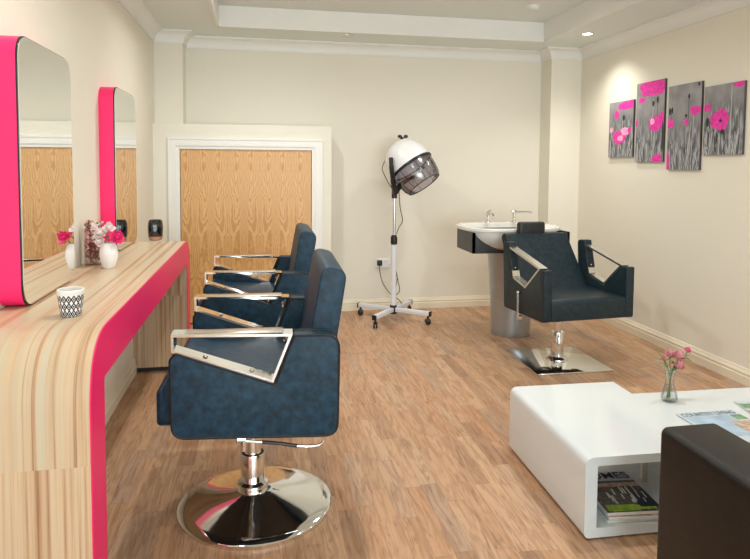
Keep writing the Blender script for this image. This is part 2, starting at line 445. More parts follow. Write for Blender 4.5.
# shop front behind the camera: piers round one wide window
b = MB(); W0, W1, WZ0, WZ1 = -.7, 2.8, .15, 2.25
b.box(((XL+W0)/2, YF-.1, 1.35), (W0-XL, .2, 2.7)); b.box(((XR+W1)/2, YF-.1, 1.35), (XR-W1, .2, 2.7))
b.box(((W0+W1)/2, YF-.1, WZ0/2), (W1-W0, .2, WZ0)); b.box(((W0+W1)/2, YF-.1, (WZ1+2.7)/2), (W1-W0, .2, 2.7-WZ1))
struct(b.build('wall_front', M['wall']), 'cream shop-front wall around the wide window', 'wall')
wn = MB()
for x in (W0+.025, W1-.025, W0+1.05, W0+2.05): wn.box((x, YF-.1, (WZ0+WZ1)/2), (.05, .08, WZ1-WZ0))
for z in (WZ0+.025, WZ1-.025): wn.box(((W0+W1)/2, YF-.1, z), (W1-W0, .08, .05))
wo = struct(wn.build('window_1', M['trim']), 'wide white framed shop window', 'window')
MB().box(((W0+W1)/2, YF-.1, (WZ0+WZ1)/2), (W1-W0-.06, .008, WZ1-WZ0-.06)).build('window_pane', M['pane'], wo)
# ceiling: lower border round a raised tray
TX0, TX1, TY0, TY1 = -.33, 2.42, -1.2, 5.05
b = MB(); zc = (ZL+2.7)/2; hz = 2.7-ZL
b.box(((XL+XR)/2, (TY1+YB)/2, zc), (XR-XL, YB-TY1, hz)); b.box(((XL+XR)/2, (YF+TY0)/2, zc), (XR-XL, TY0-YF, hz))
b.box(((XL+TX0)/2, (TY0+TY1)/2, zc), (TX0-XL, TY1-TY0, hz)); b.box(((XR+TX1)/2, (TY0+TY1)/2, zc), (XR-TX1, TY1-TY0, hz))
b.box(((TX0+TX1)/2, (TY0+TY1)/2, ZU+.06), (TX1-TX0, TY1-TY0, .12))
struct(b.build('ceiling', M['ceil'], smooth=0), 'pale ceiling with a raised rectangular tray', 'ceiling')
# white fascia lining the tray: a shallow L-moulding on each side
b = MB()
t_ = .022
b.box(((TX0+TX1)/2, TY1-t_/2, (ZL+ZU)/2-.006), (TX1-TX0, t_, ZU-ZL+.012)); b.box(((TX0+TX1)/2, TY0+t_/2, (ZL+ZU)/2-.006), (TX1-TX0, t_, ZU-ZL+.012))
b.box((TX0+t_/2, (TY0+TY1)/2, (ZL+ZU)/2-.006), (t_, TY1-TY0, ZU-ZL+.012)); b.box((TX1-t_/2, (TY0+TY1)/2, (ZL+ZU)/2-.006), (t_, TY1-TY0, ZU-ZL+.012))
struct(b.build('trim_1', M['trim'], smooth=0), 'white fascia lining the raised ceiling tray', 'trim')
# corner piers on the end wall
YP = 5.35
struct(MB().box(((XL-.62)/2, (YP+YB)/2, ZL/2), (-.62-XL, YB-YP, ZL)).build('wall_pier_left', M['wall']), 'narrow cream pier in the left corner of the end wall', 'wall')
struct(MB().box(((XR+2.635)/2, (YP+YB)/2, ZL/2), (XR-2.635, YB-YP, ZL)).build('wall_pier_right', M['wall']), 'narrow cream pier in the right corner of the end wall', 'wall')
# coving
ZC = 2.315; DC = .085
def cove(n=6):
    pts = [(0, ZL), (0, ZC), (.010, ZC), (.010, ZC+.012)]
    for k in range(n+1):
        a = k/n*PI/2; pts.append((.012+(DC-.024)*(1-math.cos(a)), ZC+.012+(ZL-ZC-.026)*math.sin(a)))
    pts += [(DC-.008, ZL-.010), (DC, ZL-.010), (DC, ZL)]
    return pts
cv = cove()
def covebar(name, x0, y0, x1, y1, nx, ny, lab, m0=0, m1=0):
    """coving along the wall foot (x0,y0)-(x1,y1), standing out along (nx,ny); m0/m1 mitre each end (+ outward, - inward)"""
    d = Vector((x1-x0, y1-y0)).normalized(); bm = MB(); A = []; B = []
    for (o, z) in cv:
        A.append(bm.bm.verts.new((x0+nx*o-d.x*o*m0, y0+ny*o-d.y*o*m0, z))); B.append(bm.bm.verts.new((x1+nx*o+d.x*o*m1, y1+ny*o+d.y*o*m1, z)))
    n = len(cv)
    bm.bm.faces.new(A); bm.bm.faces.new(B[::-1])
    for i in range(n): bm.bm.faces.new((A[i], B[i], B[(i+1) % n], A[(i+1) % n]))
    return bm
segs = [('trim_2', (XL, YF, XL, YP, 1, 0, 0, -1), 'white coving along the top of the left wall'),
        ('trim_3', (XL, YP, -.62, YP, 0, -1, -1, 1), 'short white coving across the left pier'),
        ('trim_4', (-.62, YP, -.62, YB, 1, 0, 1, -1), 'white coving returning down the side of the left pier'),
        ('trim_5', (-.62, YB, 2.635, YB, 0, -1, -1, -1), 'long white coving along the top of the end wall'),
        ('trim_6', (2.635, YB, 2.635, YP, -1, 0, -1, 1), 'white coving on the side of the right pier'),
        ('trim_7', (2.635, YP, XR, YP, 0, -1, 1, -1), 'short white coving across the front of the right pier'),
        ('trim_8', (XR, YP, XR, YF, -1, 0, -1, 0), 'white coving along the top of the right wall')]
for nm, a, lab in segs: struct(covebar(nm, *a[:6], lab, *a[6:]).build(nm, M['trim']), lab, 'trim')
# skirting boards
sk = [(0, 0), (.019, 0), (.019, .052), (.015, .056), (.015, .066), (.018, .070), (.014, .080), (.008, .088), (.006, .098), (0, .1)]
def skirt(name, x0, y0, x1, y1, nx, ny, lab, m0=0, m1=0):
    bm = MB(); A = []; B = []; d = Vector((x1-x0, y1-y0)).normalized()
    for (o, z) in sk:
        A.append(bm.bm.verts.new((x0+nx*o-d.x*o*m0, y0+ny*o-d.y*o*m0, z))); B.append(bm.bm.verts.new((x1+nx*o+d.x*o*m1, y1+ny*o+d.y*o*m1, z)))
    n = len(sk); bm.bm.faces.new(A); bm.bm.faces.new(B[::-1])
    for i in range(n): bm.bm.faces.new((A[i], B[i], B[(i+1) % n], A[(i+1) % n]))
    struct(bm.build(name, M['base']), lab, 'baseboard')
skirt('baseboard_back', .62, YB, 2.635, YB, 0, -1, 'ivory skirting board along the end wall', 0, -1)
skirt('baseboard_right', XR, YP, XR, YF, -1, 0, 'ivory skirting board along the right wall', -1)
skirt('baseboard_pier', 2.635, YP, XR, YP, 0, -1, 'short ivory skirting across the right pier', 1, -1)
skirt('baseboard_pier_side', 2.635, YB, 2.635, YP, -1, 0, 'short ivory skirting on the side of the right pier', -1, 1)
# boxed-in cupboard with the oak door
YD = 5.25
DX0, DX1, DZ = -.635, .43, 1.448
b = MB()
bx0, bx1, bz = XL, .60, 1.655
b.box(((bx0+DX0-.012)/2, (YD+YB)/2, bz/2), (DX0-.012-bx0, YB-YD, bz)); b.box(((bx1+DX1+.012)/2, (YD+YB)/2, bz/2), (bx1-DX1-.012, YB-YD, bz))
b.box(((DX0+DX1)/2, (YD+YB)/2, (DZ+.012+bz)/2), (DX1-DX0+.024, YB-YD, bz-DZ-.012))
struct(b.build('wall_cupboard', M['cup_board'], smooth=0), 'off-white boxed-in surround of the low cupboard door', 'wall')
d1 = struct(MB().box(((DX0+DX1)/2, YD+.03, DZ/2+.006), (DX1-DX0, .035, DZ-.006), .001, 1).build('door_1', M['veneer']), 'flush oak veneered cupboard door with crown grain', 'door')
b = MB()
def arch(o0, o1, y0, y1):
    b.box((DX0-(o0+o1)/2, (y0+y1)/2, (DZ+o1)/2), (o1-o0, y1-y0, DZ+o1)); b.box((DX1+(o0+o1)/2, (y0+y1)/2, (DZ+o1)/2), (o1-o0, y1-y0, DZ+o1))
    b.box(((DX0+DX1)/2, (y0+y1)/2, DZ+(o0+o1)/2), (DX1-DX0+2*o0, y1-y0, o1-o0))
arch(.004, .030, YD-.004, YD+.03); arch(.030, .080, YD-.014, YD); arch(.080, .094, YD-.020, YD)
b.build('door_frame', M['trim'], d1, smooth=0)
# double socket on the end wall
so = thing('wall_socket', 'white double wall socket on the end wall behind the hood dryer', 'socket', (1.115, YB, .43))
MB().prism(rrect(-.07, .07, -.043, .043, .008), 'y', -.012, 0, .003).build('faceplate', M['white'], so)
for x in (-.03, .024): MB().box((x, -.014, .026), (.012, .006, .016), .001, 1).build('switch', M['white'], so)

# downlights and the sensor
def downlight(x, y, lab, lit, z=ZL):
    o = thing('downlight', lab, 'light', (x, y, z), group='recessed downlights')
    MB().lathe([(.038, 0), (.038, -.004), (.044, -.006), (.052, -.004), (.053, 0)], 32).build('bezel', M['satin'], o)
    MB().lathe([(0, -.0025), (.0385, -.0025)], 32).build('lens', M['lamp'] if lit else M['paper'], o)
downlight(2.62, 4.70, 'lit recessed downlight near the right-hand wall above the poppy canvases', True)
downlight(.715, 5.20, 'small unlit downlight in the ceiling border above the cupboard door', False)
so2 = thing('smoke_detector', 'small round pale detector on the raised part of the ceiling', 'detector', (2.07, 4.54, ZU))
MB().lathe([(0, -.028), (.028, -.028), (.042, -.022), (.05, -.010), (.05, 0)], 32).build('housing', M['ceil'], so2)
MB().lathe([(.0512, -.009), (.055, -.007), (.055, 0), (.05, 0)], 32).build('mounting_ring', M['white'], so2)

# ------------------------------------------------------------------ styling counter
HC, XC, CY0, CY1, TK = .84, -.457, 1.775, 4.225, .152
ct = thing('styling_counter', 'long waterfall styling counter in pale zebrano with a hot pink edge below the mirrors', 'counter', (0, 0, 0))
RO = .20
def cprof(inset=0.):
    """outline in YZ of the whole waterfall: outer skin round, inner side square"""
    o = rpoly([(CY0, .03), (CY0, HC), (CY1, HC), (CY1, .03)], [0, RO, RO, 0], 14)
    i = rpoly([(CY1-TK, .03), (CY1-TK, HC-TK), (CY0+TK, HC-TK), (CY0+TK, .03)], [0, .012, .012, 0], 4)
    return o+i
MB().prism(cprof(), 'x', XL+.002, XC-.004).build('wooden_shell', M['zebra'], ct)
MB().prism(cprof(), 'x', XC-.004, XC, .001, 1).build('pink_fascia', M['pink'], ct)['label'] = 'hot pink front edge of the counter'
MB().box(((XL+.002-.79)/2, (CY0+CY1)/2, .36), (-.792-XL, CY1-CY0-2*TK, .60)).build('back_panel', M['cup_board'], ct)['label'] = 'pale panel below the worktop'
MB().prism([(-.79, .0), (-.772, 0), (-.772, .05), (-.777, .055), (-.777, .07), (-.782, .09), (-.79, .095)], 'y', CY0+TK+.001, CY1-TK-.001).build('skirting', M['base'], ct)
for y in (CY0+TK/2, CY1-TK/2): MB().box(((XL+XC)/2, y, .015), (XC-XL-.04, TK-.03, .03)).build('plinth', M['rubber'], ct)

# ------------------------------------------------------------------ mirrors
XM = -.762
def mirror(y0, y1, lab):
    o = thing('wall_mirror', lab, 'mirror', (0, 0, 0), group='salon mirrors')
    z0, z1 = HC+.001, 1.742
    fr = rrect(y0, y1, z0, z1, .085, 8)
    MB().prism(fr, 'x', XL, XM-.008, .001, 1).build('frame', M['pink'], o)['label'] = 'deep hot pink frame of the mirror'
    MB().prism(fr, 'x', XM-.008, XM-.003).build('edging', M['piping'], o)
    MB().prism(rrect(y0+.003, y1-.003, z0+.003, z1-.003, .083, 8), 'x', XM-.003, XM).build('glass', M['mirror'], o, smooth=20)
mirror(2.187, 2.757, 'near pink-framed mirror at the left edge of the photo, on the counter')
mirror(3.54, 4.11, 'far pink-framed mirror beside the black candle jar, on the counter')

# ------------------------------------------------------------------ things on the counter
o = thing('patterned_cup', 'small white cup with a black diamond pattern on the counter by the near mirror', 'cup', (-.59, 2.085, HC), .3)
o.scale = (.87, .87, .87)
MB().lathe([(0, 0), (.030, 0), (.035, .004), (.0385, .03), (.0425, .062), (.0445, .080)], 48).build('patterned_body', M['diamond'], o)
MB().lathe([(.0445, .080), (.0465, .084), (.0465, .097), (.045, .099), (.0415, .098), (.039, .06), (.033, .012), (0, .011)], 48).build('rim', M['ceramicmatt'], o)

def rose(bm, c, r, tilt=(0, 0, 1), mi=0, layers=((5, .35, .9), (6, .65, .55), (7, 1., .18))):
    """rose head of overlapping cupped petals opening towards tilt"""
    q = Vector((0, 0, 1)).rotation_difference(Vector(tilt).normalized()).to_matrix()
    bm.ball(c, r*.42, mi=mi, u=10, v=7)
    for n, k, up in layers:
        a0 = random.random()*6
        for j in range(n):
            a = a0+2*PI*j/n; nu, nv = 5, 5; g = []
            for iu in range(nu):
                row = []
                for iv in range(nv):
                    u = (iu/(nu-1)-.5)*2; v = iv/(nv-1)
                    wd = (.62+.3*math.sin(v*PI*.8))*k
                    ang = a+u*.62*(.55+.45*math.sin(v*PI*.75+.4))
                    rad = r*k*(.25+.75*math.sin(min(1, v*1.05)*PI/2))*(1+.05*random.uniform(-1, 1))
                    z = r*(-.55+v*(1.25*up+.25))-r*.16*u*u*v+r*.12*up-(r*.10 if v == 1 else 0)
                    p = q @ Vector((rad*math.cos(ang), rad*math.sin(ang), z))
                    row.append(bm.bm.verts.new(Vector(c)+p))
                g.append(row)
            for iu in range(nu-1):
                for iv in range(nv-1):
                    f = bm.bm.faces.new((g[iu][iv], g[iu+1][iv], g[iu+1][iv+1], g[iu][iv+1])); f.material_index = mi
def leafm(bm, p, d, ln, w, mi=0, up=(0, 0, 1)):
    p = Vector(p); d = Vector(d).normalized(); x = d.cross(Vector(up)).normalized(); n = x.cross(d)
    prof = [(0, .08), (.25, .8), (.5, 1), (.75, .7), (1, .04)]
    L = [bm.bm.verts.new(p+d*ln*t+x*w*s+n*(.1*ln*t*(1-t)*2)) for t, s in prof]
    Mi = [bm.bm.verts.new(p+d*ln*t+n*(.1*ln*t*(1-t)*2-.12*w)) for t, s in prof]
    Rr = [bm.bm.verts.new(p+d*ln*t-x*w*s+n*(.1*ln*t*(1-t)*2)) for t, s in prof]
    for i in range(4):
        bm.bm.faces.new((L[i], L[i+1], Mi[i+1], Mi[i])).material_index = mi; bm.bm.faces.new((Mi[i], Mi[i+1], Rr[i+1], Rr[i])).material_index = mi

VX, VY = -.689, 3.03
k_ = .88
o = tag(MB().lathe([(k_*a, .94*c_) for a, c_ in [(0, 0), (.026, 0), (.031, .004), (.040, .03), (.0465, .062), (.046, .088), (.038, .113), (.033, .123), (.034, .127), (.030, .126), (.034, .11), (.040, .085), (.040, .05), (.025, .012), (0, .01)]], 40).build('white_vase', M['ceramicmatt'], loc=(VX, VY, HC)),
        'egg-shaped white vase holding a pink and a white flower on the counter', 'vase')
f = thing('pink_rose', 'single hot pink rose in the white vase on the counter', 'flower', (VX, VY, HC))
b = MB(); rose(b, (.042, -.02, .150), .037, (.45, -.5, .6)); b.build('bloom', M['rosepink'], f, smooth=60)
b = MB(); b.tube(smoothpath([(0, 0, .02), (.008, -.006, .1), (.026, -.012, .132)]), .0022, 6); b.build('stem', M['leaf'], f)
f = thing('white_rose', 'white blooms beside the hot pink rose in the white vase', 'flower', (VX, VY, HC))
for c, r_, tl in (((-.038, -.008, .166), .034, (-.3, -.5, .8)), ((.0, .012, .19), .030, (.1, -.4, .9)), ((-.065, .01, .195), .024, (-.5, -.3, .8)), ((-.035, -.03, .128), .026, (-.5, -.8, .1))):
    b = MB(); rose(b, c, r_, tl); b.build('bloom', M['rosewhite'], f, smooth=60)
b = MB(); b.tube(smoothpath([(0, 0, .02), (-.008, 0, .1), (-.03, 0, .15)]), .0022, 6); b.tube(smoothpath([(.003, .004, .02), (0, .005, .1), (0, .012, .17)]), .0022, 6); b.build('stem', M['leaf'], f)
for p, d in (((-.006, -.02, .14), (.3, -.6, .4)), ((-.02, -.03, .15), (-.5, -.6, .3))):
    b = MB(); leafm(b, p, d, .033, .011); b.build('leaf', M['leaf'], f)

# tall square vase packed with dried rose heads
DX, DY = -.785, 3.155
dv = thing('dried_rose_vase', 'square vase packed with dusky brown and pink dried roses against the wall', 'vase', (DX, DY, HC), .1)
b = MB(); w = .036
for sx, sy, a, c_ in ((1, 0, .003, 2*w), (-1, 0, .003, 2*w), (0, 1, 2*w, .003), (0, -1, 2*w, .003)): b.box((sx*w, sy*w, .085), (a, c_, .17))
b.box((0, 0, .002), (2*w, 2*w, .004)); b.build('glass_vase', M['glass'], dv, smooth=0)
b = MB()
for iz in range(9):
    for k in range(9):
        a = random.random()*6.3; ex = (k % 3-1)*.0225; ey = (k//3-1)*.0225
        b.ball((ex+random.uniform(-.003, .003), ey+random.uniform(-.003, .003), .018+iz*.019), .0125, 1, 1, .95, 8, 6, jit=.14)
for k in range(16): b.ball((random.uniform(-.034, .034), random.uniform(-.034, .034), .186+random.uniform(-.008, .02)), .013, 1, 1, .8, 8, 6, jit=.22)
b.build('dried_roses', M['dried'], dv)['kind'] = 'stuff'

o = thing('candle_jar', 'black glass candle jar with a copper base at the far end of the counter', 'candle', (-.655, 4.12, HC), 0)
MB().lathe([(.044, .026), (.046, .05), (.047, .085), (.044, .115), (.038, .130), (.0345, .130), (.040, .112), (.043, .08), (.041, .03), (0, .03)], 44).build('jar', M['blackglass'], o)
MB().lathe([(0, 0), (.034, 0), (.038, .003), (.0435, .020), (.0445, .026), (0, .0262)], 44).build('base_band', M['copper'], o)['label'] = 'copper base of the jar'
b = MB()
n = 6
for k in range(n):                                      # small pale shield-shaped patch on the glass
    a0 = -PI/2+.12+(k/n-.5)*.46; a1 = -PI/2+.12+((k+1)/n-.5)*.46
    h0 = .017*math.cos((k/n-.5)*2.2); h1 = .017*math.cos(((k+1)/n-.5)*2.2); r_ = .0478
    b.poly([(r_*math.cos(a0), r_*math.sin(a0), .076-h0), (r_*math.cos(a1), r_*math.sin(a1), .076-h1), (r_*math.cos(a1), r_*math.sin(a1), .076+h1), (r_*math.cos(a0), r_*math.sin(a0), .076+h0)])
b.build('patch', M['mark'], o)

# ------------------------------------------------------------------ styling chairs
def sidepts(): return rpoly([(-.258, .412), (.292, .39), (.298, .742), (.145, .745), (.080, .578), (-.246, .697), (-.263, .677)], [.045, .045, .05, .004, .012, .01, .02], 6)
def styling_chair(label, loc, rz):
    t = thing('styling_chair', label, 'chair', loc, rz, 'navy styling chairs facing the counter')
    out = sidepts(); HW = .335; TH = .075
    for s in (-1, 1):
        a, c_ = s*HW, s*(HW-TH); y0, y1 = min(a, c_), max(a, c_)
        p = MB().prism(out, 'y', y0, y1, .014, 4).build('side_panel', M['vinyl'], t)
        b = MB()
        for y in (y0+.003, y1-.003): b.tube([(x, y, z) for x, z in out], .0048, 6, closed=True)
        b.build('piping', M['piping'], p)
        loop = [(-.255, .757), (.133, .747), (.071, .590), (-.255, .705)]
        fr = MB().strip(loop, y0+.004, y1-.004, .009, closed=True).build('arm_frame', M['chrome'], t, smooth=20)
        MB().box((-.062, (y0+y1)/2, .7575), (.34, .060, .006), .003, 2, rot=None).build('arm_pad', M['satin'], fr)
        for q in (.3, .78):
            x = -.248+(.319)*q; z = .704-.114*q+.005; ang = math.atan2(-.114, .319)
            b = MB(); b.lathe([(0, .006), (.006, .005), (.0085, 0)], 12); sc = b.build('screw', M['chrome'], fr, (x, (y0+y1)/2-s*.0, z)); sc.rotation_euler = (0, -ang, 0)
        b = MB(); b.lathe([(0, .005), (.006, .004), (.0085, 0)], 12); sc = b.build('screw', M['chrome'], fr, (.112, (y0+y1)/2, .72)); sc.rotation_euler = (0, R(-68), 0)
    seat = rpoly([(.22, .47), (.22, .585), (-.18, .605), (-.258, .628), (-.302, .555), (-.302, .47)], [.01, .02, .04, .02, .02, .01], 5)
    MB().prism([(min(x, .20), z) for x, z in seat], 'y', -.255, .255, .012, 3).build('seat', M['vinyl'], t)
    MB().box((-.287, 0, .484), (.075, .505, .128), .016, 4).build('front_rail', M['vinyl'], t)
    MB().box((.0, 0, .438), (.53, .51, .064), .008, 2).build('seat_base', M['vinyl_black'], t)
    back = rpoly([(.155, .47), (.245, .970), (.334, .950), (.262, .47)], [.01, .035, .04, .01], 6)
    p = MB().prism(back, 'y', -.258, .258, .03, 5).build('backrest', M['vinyl'], t)
    MB().lathe([(.292, 0), (.294, .004), (.294, .015), (.288, .020), (.25, .023), (.17, .034), (.10, .048), (.066, .060), (.058, .064), (.0, .064)], 72, (.004, -.035, 0)).build('base', M['chrome'], t, smooth=40)
    b = MB(); b.lathe([(.058, .06), (.060, .072), (.058, .088), (.048, .094), (.045, .096), (.045, .2), (.043, .205), (.032, .207), (.032, .37), (0, .37)], 40, (-.008, -.02, 0))
    b.build('hydraulic_post', M['chrome'], t)
    MB().box((0, 0, .388), (.2, .2, .04), .004, 1).build('seat_plate', M['black'], t)
    b = MB(); b.box((-.045, -.075, .325), (.045, .06, .10), .006, 2); b.tube([(-.06, -.11, .30), (-.03, -.11, .30)], .014, 10); b.tube([(-.04, -.10, .25), (-.04, -.10, .32)], .013, 10); b.box((-.03, -.06, .30), (.03, .07, .03), .004, 1); b.build('pump_bracket', M['chrome'], t)
    lv = MB().tube(smoothpath([(-.05, -.115, .295), (.06, -.12, .282), (.16, -.125, .266), (.235, -.125, .262), (.262, -.125, .280), (.268, -.125, .318), (.268, -.125, .35)]), .0055, 8).build('pump_lever', M['chrome'], t)
    MB().tube([(.03, -.118, .2856), (.10, -.121, .277), (.16, -.125, .266)], .0072, 8).build('lever_sleeve', M['black'], lv)
    return t
sc1 = styling_chair('nearer navy vinyl styling chair with its round chrome base in full view', (-.022, 2.42, 0), R(-1.5))
sc2 = copy_tree(sc1); sc2.location = (-.022, 3.64, 0); sc2.rotation_euler = (0, 0, R(-.5))
sc2['label'] = 'farther navy styling chair, half hidden behind the nearer one, in front of the oak door'

# ------------------------------------------------------------------ basin chair
bc = thing('basin_chair', 'dark vinyl basin chair with headrest on a square chrome base', 'chair', (2.045, 3.88, 0), R(5))
pts = [(-.300, .350), (.225, .340), (.255, .800), (.170, .805), (.105, .560), (-.06, .520), (-.235, .675), (-.300, .684)]
out = rpoly(pts, [.02, .02, .03, .012, .012, .008, .006, .015], 5)
for s in (-1, 1):
    x0, x1 = sorted((s*.330-.008, s*.270-.008))
    p = MB().prism(out, 'x', x0, x1, .008, 3).build('side_panel', M['vinyl_char'], bc)
    bmz = MB()
    # chrome frame: build in xz then turn so the path lies in yz
    bmz.strip([(.180, .772), (-.232, .682), (-.06, .532), (.112, .572)], x0+.003, x1-.003, .013, closed=True)
    for v in bmz.bm.verts: v.co = Vector((v.co.y, v.co.x, v.co.z))
    fr = bmz.build('arm_frame', M['satin'], bc, smooth=20)
    for k in (.3, .7):
        y = .180+(.112-.180)*k; z = .772+(.572-.772)*k
        MB().ball(((x0+x1)/2, y-.006, z), .007, u=10, v=6).build('screw', M['chrome'], fr)
st = rpoly([(-.300, .352), (-.300, .490), (.20, .485), (.20, .352)], [.012, .03, .01, .01], 5)
MB().prism(st, 'x', -.2775, .2615, .006, 2).build('seat', M['vinyl_char'], bc)
back = rpoly([(.085, .44), (.365, .850), (.425, .82), (.20, .42)], [.01, .03, .03, .01], 6)
mb = MB().prism(back, 'x', -.268, .268, .022, 4)
for v in mb.bm.verts:                                     # the back narrows towards its foot inside the arms
    k = max(0, min(1, (.85-v.co.z)/.35)); v.co.x = v.co.x*(.935+.04*k)-.020*(1-k)
mb.build('backrest', M['vinyl_char'], bc)
hr = MB().box((-.045, .388, .872), (.215, .055, .100), .018, 4).build('headrest', M['vinyl_black'], bc)
for x in (-.085, -.005): MB().tube([(x, .392, .79), (x, .392, .85)], .006, 8).build('headrest_stem', M['chrome'], hr)
b = MB(); b.tube([(-.352, -.005, .305), (-.352, -.002, .48)], .008, 10); b.ball((-.352, -.002, .488), .013, u=12, v=8); b.box((-.340, -.005, .318), (.03, .03, .03), .004, 1); b.build('recline_lever', M['satin'], bc)
rot = Matrix.Rotation(R(-5), 3, 'Z')
pl = MB().box((-.055, -.015, .007), (.53, .53, .014), .003, 2, rot=rot).build('base', M['chrome'], bc)
b = MB(); b.lathe([(.075, .012), (.072, .022), (.05, .028), (.042, .034), (.042, .20), (.04, .205), (.022, .207), (.022, .345), (0, .345)], 36, (-.045, 0, 0)); b.build('hydraulic_post', M['chrome'], bc)
MB().box((-.01, 0, .352), (.22, .22, .03), .004, 1).build('seat_plate', M['black'], bc)

# ------------------------------------------------------------------ backwash basin
bs = thing('backwash_basin', 'white ceramic hair-wash basin on a silver pedestal behind the basin chair', 'basin', (1.922, 4.62, 0))
MB().lathe([(0, 0), (.153, 0), (.155, .01), (.154, .05), (.163, .25), (.178, .5), (.192, .70), (0, .70)], 56, (.043, -.02, 0)).build('pedestal', M['silver'], bs)
bx, by0, by1, z0, z1 = .382, -.31, .06, .685, .838
cut = [(-bx, z0), (bx, z0), (bx, z1)]
n = 18
for k in range(n+1):
    a = PI*k/n; cut.append((.370*math.cos(a), z1-.150*math.sin(a)**1.4 if 0 < k < n else z1))
cut.append((-bx, z1))
MB().prism(cut, 'y', by0, by0+.025).build('cradle_front', M['blackbox'], bs)
b = MB(); b.box((-bx+.008, (by0+by1)/2, (z0+z1)/2), (.016, by1-by0, z1-z0)); b.box((bx-.008, (by0+by1)/2, (z0+z1)/2), (.016, by1-by0, z1-z0)); b.box((0, by1, (z0+z1)/2), (2*bx, .016, z1-z0)); b.build('cradle_side', M['blackbox'], bs)
def sup(a, e=3.2, sx=1., sy=.72):
    c_, s_ = math.cos(a), math.sin(a)
    return (sx*math.copysign(abs(c_)**(2/e), c_), sy*math.copysign(abs(s_)**(2/e), s_))
MB().lathe([(0, .69), (.18, .692), (.28, .71), (.335, .75), (.365, .80), (.372, .834), (.388, .838), (.392, .850), (.390, .862), (.382, .866), (.355, .862), (.338, .835), (.30, .77), (.2, .725), (.05, .712), (0, .710)], 72, (0, -.02, 0), shape=sup).build('bowl', M['ceramic'], bs, smooth=50)
tp = MB(); tp.lathe([(.024, .866), (.022, .88), (.012, .885), (.012, .93)], 20, (-.085, .18, 0)); tp.tube(smoothpath([(-.085, .18, .925), (-.083, .16, .945), (-.08, .10, .945), (-.078, .075, .925)]), .011, 10); tp.ball((-.085, .18, .95), .018, 1, 1, .8, 12, 8)
tp.tube([(-.085, .18, .955), (-.06, .19, .972)], .005, 8); tp.build('mixer_tap', M['chrome'], bs)
tp = MB(); tp.lathe([(.02, .866), (.018, .88), (.013, .886), (.013, .955)], 20, (.14, .18, 0)); tp.tube([(.14, .18, .95), (.21, .15, .955), (.27, .12, .952)], [.014, .010, .009], 10); tp.box((.14, .18, .96), (.04, .03, .022), .006, 2); tp.build('hand_shower', M['chrome'], bs)

# ------------------------------------------------------------------ hood dryer
hd = thing('hood_dryer', 'white hooded hair dryer with smoked visor on a five-foot castor stand', 'hair dryer', (1.130, 5.16, 0))
hd['label'] = 'white hooded hair dryer with smoked visor on a wheeled stand'
for k in range(4):
    a = R(51+90*k); d = Vector((math.cos(a), math.sin(a), 0)); e = d*.345
    rm = Matrix.Rotation(a, 3, 'Z')
    lg = MB().box(d*.185+Vector((0, 0, .092)), (.32, .036, .036), .004, 2, rot=rm).build('leg', M['powder'], hd)
    MB().box(d*.345+Vector((0, 0, .090)), (.014, .040, .042), .003, 1, rot=rm).build('end_cap', M['black'], lg)
    b = MB(); rc = Matrix.Rotation(a+.5, 3, 'Z')
    for s in (-1, 1):
        pts_ = [(.026*math.cos(q*PI/12), .027+.026*math.sin(q*PI/12)) for q in range(24)]
        b2 = MB().prism(pts_, 'y', s*.004, s*.018, .003, 2)
        for v in b2.bm.verts: v.co = rc @ v.co + d*.325
        me_ = bpy.data.meshes.new('tmp'); b2.bm.to_mesh(me_); b2.bm.free(); b.bm.from_mesh(me_); bpy.data.meshes.remove(me_)
    b.tube([d*.325+Vector((0, 0, .03)), d*.325+Vector((0, 0, .076))], .009, 8); b.build('castor', M['black'], lg)
MB().lathe([(0, .055), (.028, .055), (.03, .065), (.03, .125), (.026, .13), (0, .13)], 24).build('hub', M['black'], hd)
MB().lathe([(.0235, .125), (.0235, .66), (0, .66)], 24).build('post', M['powder'], hd)
MB().lathe([(.026, .655), (.029, .665), (.029, .715), (.02, .735), (0, .735)], 24).build('collar', M['black'], hd)
MB().lathe([(.0125, .73), (.0125, 1.07), (0, 1.07)], 20).build('telescopic_tube', M['satin'], hd)
# hood: local z is the axis from crown (top) to opening
AX = Vector((.50, -.36, -.80)).normalized()
HCn = Vector((.135, -.06, 1.318))
qm = Vector((0, 0, -1)).rotation_difference(AX).to_matrix()
mat = Matrix.Translation(HCn) @ qm.to_4x4()
def hl(prof, mats, name, par, n=56, shape=None, mis=None, sm=40):
    bm = MB(); bm.lathe(prof, n, shape=shape, mis=mis)
    for v in bm.bm.verts: v.co = mat @ v.co
    return bm.build(name, mats, par, smooth=sm)
prof = [(0, .250)]
for k in range(1, 15):
    a = PI/2*k/14; prof.append((.192*math.sin(a)**.80, .01+.24*math.cos(a)))
prof += [(.192, 0), (.178, 0), (.172, .05), (.13, .16), (0, .215)]
hood = hl(prof, M['white'], 'hood', hd)
hl([(.194, .012), (.197, .008), (.197, -.006), (.192, -.010), (.180, -.008), (.180, .01)], M['black'], 'rim', hood)
